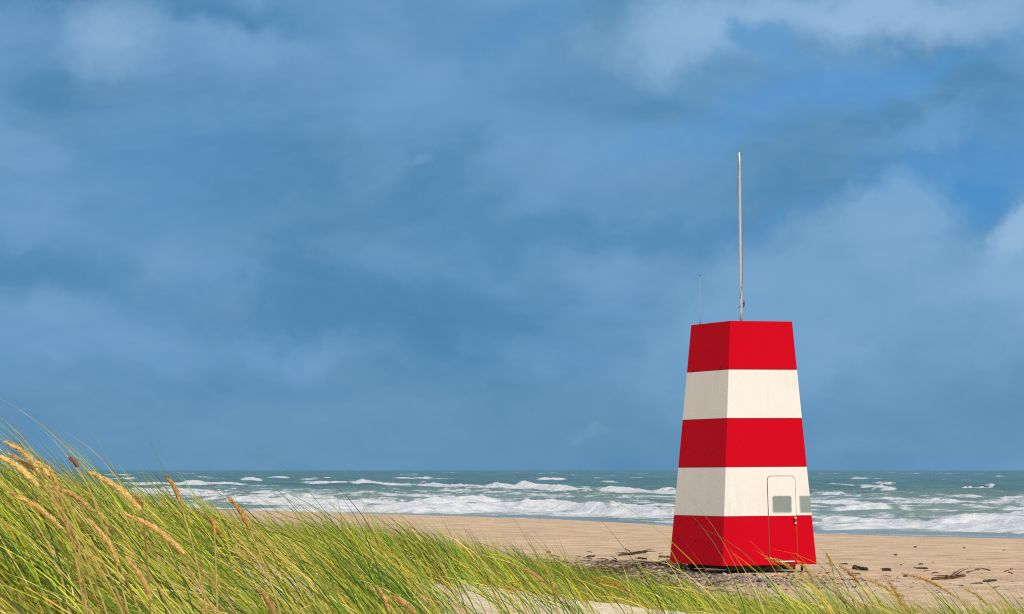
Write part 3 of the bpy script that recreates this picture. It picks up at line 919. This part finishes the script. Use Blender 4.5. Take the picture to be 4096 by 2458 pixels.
def grass_set(tuft_xy, per, spread, Lfun, wid, wts, segs=7, lean=(31, 68), jit=0.24):
    nt_ = len(tuft_xy)
    per = np.maximum(3, rng.poisson(per, nt_))
    idx = np.repeat(np.arange(nt_), per); n = len(idx)
    xy = tuft_xy[idx] + rng.normal(0, spread, (n, 2)) * np.array([1.0, 1.0])
    z = land_z(xy[:, 0], xy[:, 1]) - 0.015
    px = xy[:, 0] / np.maximum(xy[:, 1], .5) * FPX + 1236.5
    L = Lfun(px, xy[:, 1]) * np.clip(rng.normal(0.93, 0.2, n), 0.35, 1.3) * np.where(rng.random(n) < 0.07, rng.uniform(1.1, 1.55, n), 1)
    t_lean = rng.normal(0, 6, nt_)[idx]
    az = math.pi + rng.normal(0, jit, n) + rng.normal(0, 0.12, nt_)[idx]
    p0 = np.radians(np.clip(lean[0] + t_lean + rng.normal(0, 11, n), 2, 80))
    p1 = np.radians(np.clip(lean[1] + t_lean + rng.normal(0, 13, n), 20, 105))
    tn = tints(n, wts) * (1 + rng.normal(0, 0.10, nt_)[idx])[:, None]
    tip = (rng.random(n) < 0.35) * rng.uniform(0.2, 1, n)
    return blades(np.column_stack([xy, z]), L, p0, p1, az, wid * rng.uniform(0.7, 1.25, n), np.clip(tn, 0.01, 0.9), segs, tip_tint=tip)


def merge(sets):
    V = []; Q = []; C = []; n = 0
    for v, q, c in sets:
        V.append(v); Q.append(q + n); C.append(c); n += len(v)
    return np.vstack(V), np.vstack(Q), np.vstack(C)


def patch(x, y, s, seed): return fbm(x / s, y / s, 3, seed)


GREENW = (15, 15, 17, 19, 17, 16, 8, 2)
near_L = lambda px, r: np.interp(px, [-400, 150, 560, 1000, 1500, 2000, 2600], [0.53, 0.51, 0.32, 0.31, 0.31, 0.28, 0.28])
sets = []
# thick stand on the left
acc = lambda x, y, px: np.interp(px, [-500, 700, 950, 1250, 1500, 2600], [1, 1, 0.38, 0.08, 0.02, 0.01]) * sstep(-0.25, 0.2, patch(x, y, 0.55, 900) + 0.10 * sstep(900, 200, px))
sets.append(grass_set(scatter(320, 4.7, 9.2, -0.55, 0.32, acc), 42, 0.040, near_L, 0.0038, GREENW))
# clumps in front of the white sand, rooted below the frame
acc = lambda x, y, px: np.interp(px, [-300, 800, 1500, 1800, 2600], [0.6, 1, 0.8, 0.12, 0.03])
sets.append(grass_set(scatter(24, 4.8, 6.8, -0.24, 0.25, acc), 22, 0.045, near_L, 0.0040, GREENW))
# back of the near dune, left
acc = lambda x, y, px: np.interp(px, [-2600, 450, 640, 800, 2600], [1, 1, 0.5, 0.10, 0.0]) * sstep(-0.4, 0.2, patch(x, y, 0.9, 901))
sets.append(grass_set(scatter(360, 9.2, 15, -0.50, 0.0, acc), 28, 0.06, lambda px, r: 0.30 + 0 * px, 0.0044, GREENW, 6))
# sparse tufts at lower right
acc = lambda x, y, px: np.interp(px, [1300, 1600, 2000, 2300, 2600], [0.5, 0.8, 1, 0.55, 0.3])
sets.append(grass_set(scatter(28, 8.5, 12.5, 0.03, 0.34, acc), 9, 0.05, lambda px, r: 0.31 + 0 * px, 0.0038, (16, 22, 20, 16, 10, 8, 4, 1), 6))
acc = lambda x, y, px: np.interp(px, [1150, 1350, 1900, 2200, 2600], [0.2, 1, 1, 0.6, 0.4]) * sstep(-0.4, 0.1, patch(x, y, 0.8, 903))
sets.append(grass_set(scatter(410, 11, 18, 0.0, 0.36, acc), 22, 0.09, lambda px, r: 0.22 + 0 * px, 0.0046, (8, 17, 24, 22, 14, 10, 4, 1), 5))
# thin tufts and litter on the white sand
acc = lambda x, y, px: np.interp(px, [700, 850, 1500, 1700], [0.0, 1, 1, 0.0])
sets.append(grass_set(scatter(30, 6.6, 9.0, -0.09, 0.07, acc), 11, 0.06, lambda px, r: 0.24 + 0 * px, 0.0030, (10, 16, 20, 20, 14, 12, 6, 2), 6))
# long single blades arching over the sand
acc = lambda x, y, px: np.interp(px, [-300, 500, 1100, 1600, 1800, 2300], [0.25, 0.7, 1, 0.9, 0.3, 0.1])
sets.append(grass_set(scatter(75, 4.9, 7.2, -0.20, 0.20, acc), 5, 0.03, lambda px, r: np.interp(px, [0, 500, 1000], [0.34, 0.38, 0.44]), 0.0030, (26, 22, 14, 8, 4, 3, 2, 1), 9, (24, 66), 0.2))
# old straw lying through the stand
acc = lambda x, y, px: np.interp(px, [-500, 700, 950, 1400, 2600], [1, 1, 0.34, 0.2, 0.04])
xy = scatter(5200, 4.2, 12, -0.50, 0.25, acc); n = len(xy)
z = land_z(xy[:, 0], xy[:, 1]) + rng.uniform(0, 0.16, n) * rng.random(n)
sets.append(blades(np.column_stack([xy, z]), rng.uniform(0.08, 0.24, n), np.radians(rng.uniform(35, 85, n)), np.radians(rng.uniform(60, 105, n)), math.pi + rng.normal(0, 0.8, n), rng.uniform(0.002, 0.0045, n), tints(n, (0, 0, 1, 2, 4, 10, 6, 3)), 5))
V, Q, C = merge(sets)
tag(mesh_np('marram_grass', V, Q, M['grass'], attrs={'tint': C}), 'thick windblown green and straw marram grass on the near dune', 'dune grass', None, 'stuff')

sets = []
acc = lambda x, y, px: np.interp(px, [-400, 300, 800, 1100, 1500, 2000, 2500], [1, 1, 0.8, 1, 1, 0.75, 0.5]) * sstep(-0.35, 0.1, patch(x, y, 1.6, 902))
sets.append(grass_set(scatter(1900, 15, 30, -0.42, 0.34, acc), 28, 0.13, lambda px, r: 0.38 + 0 * px, 0.0068, (8, 22, 30, 24, 10, 5, 2, 0), 4, (20, 58), 0.5))
acc = lambda x, y, px: np.interp(px, [800, 1100, 1500, 1750, 2000], [0.7, 1, 1, 0.5, 0.0])
sets.append(grass_set(scatter(650, 20, 31, -0.08, 0.09, acc), 40, 0.2, lambda px, r: 0.36 + 0 * px, 0.0075, (8, 22, 30, 24, 10, 5, 2, 0), 4, (16, 52), 0.6))
V, Q, C = merge(sets)
tag(mesh_np('back_dune_grass', V, Q, M['grass'], attrs={'tint': C}), 'soft green grass belt on the low back dune below the beach', 'dune grass', None, 'stuff')


# ------------------------------------------------------------------ seed stalks
def catmull(pts, n):
    P = np.array(pts, float); P = np.vstack([2 * P[0] - P[1], P, 2 * P[-1] - P[-2]])
    out = []
    m = len(P) - 3
    for i in range(m):
        k = n // m
        for t in np.linspace(0, 1, k, endpoint=(i == m - 1)):
            a, b, c, d = P[i:i + 4]
            out.append(0.5 * (2 * b + (c - a) * t + (2 * a - 5 * b + 4 * c - d) * t * t + (3 * b - a - 3 * c + d) * t ** 3))
    return np.array(out)


def seed_stalk(tip, base, dist, rad, col, kind, label, bend=0.06):
    rad *= 1.0
    if kind == 'fat' and tip[0] < 1100: dist = min(dist, 4.62)
    rs = np.random.default_rng(int(tip[0] * 7 + tip[1] * 13) % 99991)
    T = at(tip[0], tip[1], dist + rs.uniform(-0.05, 0.05)); B = at(base[0], base[1], dist)
    ax = B - T; Lh = np.linalg.norm(ax); ax /= Lh
    side = np.cross(ax, [0, 1, 0]); side /= np.linalg.norm(side)
    if side[2] < 0: side = -side
    mid = (T + B) / 2 + side * bend * Lh
    head = catmull([B, mid, T], 24)
    # stem: goes on from the foot of the head and steepens to the ground
    d = head[0] - head[1]; d /= np.linalg.norm(d)
    stem = [B]; p = B.copy(); dd = d.copy()
    for i in range(60):
        g = float(land_z(np.array([p[0]]), np.array([p[1]]))[0])
        if p[2] < g - 0.01: break
        dd = dd + np.array([0, 0, -0.075]); dd /= np.linalg.norm(dd)
        p = p + dd * 0.03; stem.append(p.copy())
    stem = np.array(stem)
    root = empty('seed_stalk', stem[-1])
    tag(root, label, 'grass stalk', 'seed stalks standing above the dune grass')
    off = stem[-1]
    col = np.array(col)
    v, q = tube_np(stem[::-1] - off, np.linspace(0.0021, 0.0016, len(stem)) * (1 if dist < 7 else 1.4), 6)
    sc_ = np.array([0.50, 0.36, 0.11]) if kind == 'fat' else np.array([0.46, 0.37, 0.12])
    mesh_np('stem', v, q, M['stalk'], root, attrs={'tint': np.tile(sc_, (len(v), 1)) * rs.uniform(0.85, 1.1, (len(v), 1))})
    acc_ = Acc(); cols = []
    n = len(head); t = np.linspace(0, 1, n)
    prof = np.interp(t, [0, 0.08, 0.3, 0.6, 0.85, 1], [0.35, 0.75, 1.0, 0.92, 0.6, 0.12])
    core = prof * rad * (0.72 if kind == 'fat' else 0.45)
    v, q = tube_np(head - off, core, 8); acc_.add(v, q); cols.append(np.tile(col * 0.72, (len(v), 1)))
    tang = np.gradient(head, axis=0); tang /= np.linalg.norm(tang, axis=1)[:, None]
    N = int(Lh / 0.00042) if kind == 'fat' else int(Lh / 0.0042)
    N = min(N, 420)
    for k in range(N):
        f = (k + rs.random()) / N * 0.99; i = min(int(f * (n - 1)), n - 2)
        P = head[i] + (head[i + 1] - head[i]) * (f * (n - 1) - i); tn = tang[i]
        e1 = np.cross(tn, [0.2, 0.9, 0.3]); e1 /= np.linalg.norm(e1); e2 = np.cross(tn, e1)
        a_ = rs.uniform(0, 2 * math.pi) if kind == 'fat' else (k % 2) * math.pi + rs.normal(0, 0.5)
        rd = e1 * math.cos(a_) + e2 * math.sin(a_); tg = np.cross(tn, rd)
        pr = np.interp(f, t, prof)
        ln = (0.0085 if kind == 'fat' else 0.015) * rs.uniform(0.7, 1.2) * (0.6 + 0.4 * pr); wd = (0.0011 if kind == 'fat' else 0.0023) * rs.uniform(0.8, 1.3)
        P0 = P + rd * pr * rad * 0.5
        dr = tn + rd * (0.24 if kind == 'fat' else 0.30) * rs.uniform(0.6, 1.4); dr /= np.linalg.norm(dr)
        M1 = P0 + dr * ln * 0.45 + rd * 0.0007; E1 = P0 + dr * ln
        vv = np.array([P0, M1 - tg * wd, E1, M1 + tg * wd, M1 + rd * wd * 0.8]) - off
        acc_.add(vv, [(0, 1, 2, 4), (0, 4, 2, 3)])
        cols.append(np.tile(col * rs.uniform(0.72, 1.3), (5, 1)))
    v, q = acc_.out()
    mesh_np('seed_head', v, q, M['stalk'], root, smooth=False, attrs={'tint': np.clip(np.vstack(cols), 0, 1)})


GOLD = (0.92, 0.63, 0.21); TAN = (0.86, 0.58, 0.20); BROWN = (0.62, 0.38, 0.13); RED = (0.34, 0.12, 0.07); STRAW = (0.62, 0.42, 0.11); ORANGE = (0.56, 0.30, 0.06)
STALKS = [
    ((-24, 1092), (96, 1177), 4.4, .0068, GOLD, 'fat', 'thick golden seed head cut by the left photo edge, just below the dune skyline'),
    ((14, 1068), (93, 1131), 4.5, .0050, TAN, 'fat', 'tan seed head nearest the upper left corner of the grass, against the sky'),
    ((43, 1080), (97, 1144), 4.6, .0055, TAN, 'fat', 'tan seed head second from the left along the skyline, close beside another'),
    ((23, 1099), (89, 1151), 4.5, .0045, BROWN, 'fat', 'brown seed head between the thick golden head and the skyline pair at left'),
    ((89, 1116), (120, 1159), 5.2, .0042, TAN, 'fat', 'short tan seed head right of the crowded upper left heads'),
    ((116, 1128), (140, 1180), 5.2, .0050, GOLD, 'fat', 'short golden seed head rising steeply below the left skyline'),
    ((168, 1106), (188, 1130), 5.4, .0035, RED, 'fat', 'tiny reddish seed head alone against the sky on the left'),
    ((213, 1138), (342, 1233), 4.4, .0068, GOLD, 'fat', 'big arched golden seed head whose tip touches the sea horizon'),
    ((22, 1190), (151, 1279), 4.4, .0060, GOLD, 'fat', 'golden seed head slanting at the left edge below the crowded heads'),
    ((117, 1174), (228, 1236), 4.5, .0045, BROWN, 'fat', 'slim dark brown seed head left of the big arched golden one'),
    ((297, 1239), (447, 1338), 4.4, .0066, TAN, 'fat', 'long tan seed head below the big arched one with a bare curved stem'),
    ((213, 1254), (287, 1362), 4.4, .0052, TAN, 'fat', 'tan seed head in the middle of the left grass leaning steeply'),
    ((305, 1347), (367, 1455), 4.4, .0064, TAN, 'fat', 'thick tan seed head low in the left grass near the bottom edge'),
    ((401, 1150), (435, 1214), 5.6, .0036, ORANGE, 'fat', 'thin dark orange seed head standing against the left surf'),
    ((552, 1202), (604, 1282), 5.4, .0044, ORANGE, 'fat', 'orange brown seed head standing where grass meets the beach'),
    ((133, 1211), (160, 1262), 4.5, .0050, STRAW, 'fat', 'pale straw seed head behind the slim dark brown one'),
    ((327, 1199), (342, 1232), 5.4, .0036, TAN, 'fat', 'small upright tan seed head just right of the big arched one'),
    ((506, 1248), (518, 1295), 5.5, .0040, ORANGE, 'fat', 'small orange seed head left of the one where grass meets beach'),
    ((625, 1423), (664, 1490), 4.5, .0060, BROWN, 'fat', 'dark brown seed head at the bottom edge in the thick grass'),
    ((912, 1418), (941, 1482), 5.2, .0050, BROWN, 'fat', 'brown seed head rising steeply before the white sand patch'),
    ((945, 1441), (1006, 1484), 5.2, .0055, BROWN, 'fat', 'dark brown seed head lying low before the white sand patch'),
    ((1254, 1372), (1314, 1405), 6.5, .0056, BROWN, 'fat', 'brown fluffy seed head right of the white sand, against the grass belt'),
    ((1310, 1362), (1344, 1467), 6.5, .0042, STRAW, 'thin', 'upright straw coloured spike beside the brown fluffy head'),
    ((1417, 1396), (1526, 1432), 8.0, .0046, ORANGE, 'thin', 'nearly level orange spike in front of the gravel mound'),
    ((1850, 1347), (1918, 1378), 8.5, .0060, STRAW, 'thin', 'yellow spike whose tip crosses the tower door'),
    ((1929, 1357), (1966, 1408), 8.6, .0052, STRAW, 'thin', 'yellow spike drooping under the right corner of the tower'),
    ((1995, 1338), (2010, 1373), 8.8, .0050, ORANGE, 'thin', 'upright orange spike just right of the tower on the beach'),
    ((2027, 1367), (2077, 1413), 8.8, .0058, ORANGE, 'thin', 'orange spike pointing at the dark log right of the tower'),
    ((2093, 1401), (2173, 1448), 8.6, .0052, STRAW, 'thin', 'long yellow spike below the dark log'),
    ((2145, 1401), (2181, 1478), 8.4, .0060, ORANGE, 'thin', 'steep orange brown spike at the bottom right reaching the frame edge'),
    ((2178, 1385), (2301, 1437), 8.6, .0052, ORANGE, 'thin', 'long orange spike arching below the driftwood branch'),
    ((2327, 1421), (2387, 1462), 8.6, .0048, STRAW, 'thin', 'rightmost yellow spike, alone over the trampled sand'),
]
for a_ in STALKS:
    seed_stalk(*a_)


# ------------------------------------------------------------------ pebbles, wrack and driftwood
def ground_at(px, py):
    """where the line of sight through a photo pixel meets the sand"""
    lo = 36.0
    ys = np.linspace(36, 110, 3000)
    c = np.array([at(px, py, v) for v in (36.0, 110.0)])
    t = (ys - 36) / (110 - 36)
    P = c[0] + (c[1] - c[0]) * t[:, None]
    g = land_z(P[:, 0], P[:, 1])
    i = int(np.argmax(P[:, 2] < g))
    return np.array([P[i, 0], P[i, 1], g[i]])


bm = bmesh.new(); bmesh.ops.create_icosphere(bm, subdivisions=1, radius=1.0)
ICO_V = np.array([v.co[:] for v in bm.verts]); ICO_F = np.array([[v.index for v in f.verts] for f in bm.faces]); bm.free()


def pebble_field(name, xy, size, cols, label, cat):
    n = len(xy)
    z = land_z(xy[:, 0], xy[:, 1])
    sc3 = size[:, None] * np.stack([rng.uniform(.7, 1.3, n), rng.uniform(.7, 1.3, n), rng.uniform(.45, .85, n)], 1)
    V = ICO_V[None] * (1 + rng.normal(0, 0.10, (n, len(ICO_V), 1)))
    a = rng.uniform(0, 6.28, n)
    V = V * sc3[:, None, :]
    x = V[..., 0] * np.cos(a)[:, None] - V[..., 1] * np.sin(a)[:, None]; y = V[..., 0] * np.sin(a)[:, None] + V[..., 1] * np.cos(a)[:, None]
    V = np.stack([x + xy[:, :1], y + xy[:, 1:], V[..., 2] + (z + sc3[:, 2] * 0.35)[:, None]], -1)
    F = ICO_F[None] + (np.arange(n) * len(ICO_V))[:, None, None]
    C = np.repeat(cols[:, None, :], len(ICO_V), 1)
    o = mesh_np(name, V.reshape(-1, 3), None, M['pebble'], tris=F.reshape(-1, 3), attrs={'tint': C.reshape(-1, 3)})
    return tag(o, label, cat, None, 'stuff')


PEB = np.array([(0.48, 0.37, 0.33), (0.30, 0.23, 0.22), (0.14, 0.10, 0.10), (0.52, 0.42, 0.36), (0.06, 0.04, 0.04), (0.34, 0.23, 0.17), (0.60, 0.52, 0.46)])
n1, n2, n3 = 4200, 2200, 220
xy = np.vstack([rng.normal((3.15, 56.9), (0.75, 1.3), (n1, 2)), rng.normal((4.7, 55.6), (1.4, 1.7), (n2, 2)),
                np.stack([rng.uniform(0.5, 11.5, n3), rng.uniform(46, 66, n3)], 1)])
ps = np.concatenate([rng.gamma(4, 0.0055, n1 + n2), rng.gamma(3, 0.006, n3)]).clip(0.012, 0.085)
pc = PEB[rng.choice(len(PEB), len(xy), p=[.25, .22, .18, .10, .11, .10, .04])] * rng.uniform(.8, 1.2, (len(xy), 1))
m = (xy[:, 0] - TX) ** 2 + (xy[:, 1] - TY) ** 2 > 1.2 ** 2
pebble_field('gravel', xy[m], ps[m], pc[m], 'grey and brown gravel heaped beside and before the tower', 'gravel')

# dark wrack and twigs on the sand left of the tower
n = 2200
xy = np.vstack([np.stack([rng.uniform(-0.6, 4.4, n), rng.normal(59, 4.5, n)], 1), rng.normal((2.35, 57.2), (0.5, 0.9), (900, 2)), np.stack([rng.uniform(5.5, 12, 70), rng.normal(58, 5, 70)], 1)])
n = len(xy)
z = land_z(xy[:, 0], xy[:, 1]) + 0.012
v, q, c = blades(np.column_stack([xy, z]), rng.gamma(3, 0.05, n), np.radians(rng.uniform(70, 92, n)), np.radians(rng.uniform(85, 100, n)), rng.choice([0, math.pi], n) + rng.normal(0, .5, n), rng.uniform(0.012, 0.035, n),
                 np.array([(0.10, 0.06, 0.04)]) * rng.uniform(.5, 2.2, (n, 1)), 4, base_tint=np.array([0.08, 0.05, 0.035]), bt=0.1)
tag(mesh_np('beach_wrack', v, q, M['wood'], attrs={'tint': c}), 'dark seaweed scraps and twigs strewn on sand around the tower', 'seaweed', None, 'stuff')


def driftwood(px0, py0, px1, py1, rad, label, col, cat='driftwood', wig=0.25, lift=0.0, seed=0, name='driftwood_branch', twigs=0):
    rs = np.random.default_rng(seed + 50)
    rad *= 0.75 if seed > 1 else 0.9
    A = ground_at(px0, py0); B = ground_at(px1, py1)
    B[1] = A[1] + np.clip(B[1] - A[1], -1.2, 1.2); B[2] = float(land_z(B[:1], B[1:2])[0])
    n = 14; t = np.linspace(0, 1, n)
    P = A + (B - A) * t[:, None]
    L = np.linalg.norm(B - A)
    P[:, 1] += wig * rad * 3 * np.cumsum(rs.normal(0, .4, n)); P[:, 0] += wig * L * 0.03 * rs.normal(0, 1, n)
    P[:, 2] = land_z(P[:, 0], P[:, 1]) + rad * 0.55 + lift * t ** 2
    rr_ = rad * np.interp(t, [0, .06, .5, .94, 1], [.6, 1, .95, .75, .35]) * (1 + rs.normal(0, .14, n))
    ac = Acc(); ac.add(*tube_np(P, rr_, 9))
    for k in range(twigs):
        i = rs.integers(3, n - 2); d = np.array([rs.normal(0, 1), rs.normal(0, .5), abs(rs.normal(0, .15)) + .05]); d /= np.linalg.norm(d)
        ln = rs.uniform(.25, .5) * min(L, 1.2)
        ac.add(*tube_np([P[i], P[i] + d * ln * .5 + [0, 0, .02], P[i] + d * ln], [rad * .5, rad * .35, rad * .12], 6))
    v, q = ac.out(); off = P[0].copy()
    o = mesh_np(name, v - off, q, M['wood'], attrs={'tint': np.tile(col, (len(v), 1)) * rs.uniform(.7, 1.3, (len(v), 1))})
    o.location = off
    tag(o, label, cat, 'driftwood and stones on the beach')


def stone(px, py, size, label, col, seed=0):
    size *= 0.6
    rs = np.random.default_rng(seed + 9)
    P = ground_at(px, py)
    bm = bmesh.new(); bmesh.ops.create_icosphere(bm, subdivisions=3, radius=1)
    for v in bm.verts:
        c = v.co; k = 1 + 0.28 * math.sin(c.x * 2.3 + seed) * math.cos(c.y * 1.9 + seed * 2) + 0.12 * math.sin(c.z * 5 + c.x * 4 + seed)
        v.co = Vector((c.x * 1.25 * k * size, c.y * k * size, c.z * 0.7 * k * size))
    vs = np.array([v.co[:] for v in bm.verts]); fs = np.array([[v.index for v in f.verts] for f in bm.faces]); bm.free()
    o = mesh_np('beach_stone', vs, None, M['pebble'], tris=fs, attrs={'tint': np.tile(col, (len(vs), 1))})
    o.location = (P[0], P[1], P[2] + size * 0.35)
    tag(o, label, 'stone', 'driftwood and stones on the beach')


DK = np.array([0.075, 0.055, 0.05]); BR = np.array([0.14, 0.085, 0.05])
driftwood(2063, 1375, 2104, 1381, 0.065, 'dark round log end lying right of the tower', DK, seed=1, name='driftwood_log', wig=.1)
driftwood(2131, 1379, 2152, 1380, 0.04, 'small dark wood piece just right of the dark log', DK, seed=2, name='driftwood_log', wig=.1)
driftwood(2219, 1364, 2230, 1364, 0.03, 'tiny flat dark stick above the tapered one on the right beach', DK, seed=3, name='driftwood_stick')
driftwood(2240, 1375, 2212, 1374, 0.038, 'tapered dark stick lying on the right beach', BR, seed=4, name='driftwood_stick')
driftwood(2250, 1402, 2324, 1397, 0.05, 'knotted brown driftwood branch on the right beach', BR, seed=5, wig=.6, lift=.05, twigs=4)
driftwood(2376, 1407, 2408, 1404, 0.04, 'dark stub of driftwood nearest the right edge', DK, seed=6, wig=.2)
driftwood(1496, 1343, 1565, 1340, 0.05, 'tangled dark branch lying on sand left of the tower', DK, seed=7, wig=.8, lift=.08, twigs=6)
driftwood(1541, 1350, 1562, 1352, 0.045, 'short dark stick below the tangled branch', DK, seed=8, name='driftwood_stick')
driftwood(1591, 1347, 1621, 1348, 0.045, 'dark branch touching the left side of the tower', DK, seed=9, wig=.5, twigs=3)
driftwood(1416, 1347, 1436, 1346, 0.045, 'dark stick midway between the lone stone and tangled branch', DK, seed=10, wig=.4, name='driftwood_stick', twigs=2)
stone(1325, 1336, 0.085, 'dark lone stone farthest left on the beach', np.array([.07, .055, .055]), 1)
stone(2360, 1378, 0.075, 'dark stone with a pale side above the right driftwood', np.array([.16, .11, .09]), 2)
stone(2211, 1323, 0.07, 'small dark stone farthest up the right beach toward the surf', np.array([.08, .06, .06]), 3)
stone(2163, 1342, 0.07, 'small dark stone on smooth sand nearest the tower', np.array([.08, .06, .06]), 4)
stone(2329, 1325, 0.06, 'small stone near the surf between two other stones', np.array([.10, .08, .07]), 5)
stone(2424, 1330, 0.05, 'rightmost small stone below the surf', np.array([.10, .08, .07]), 6)
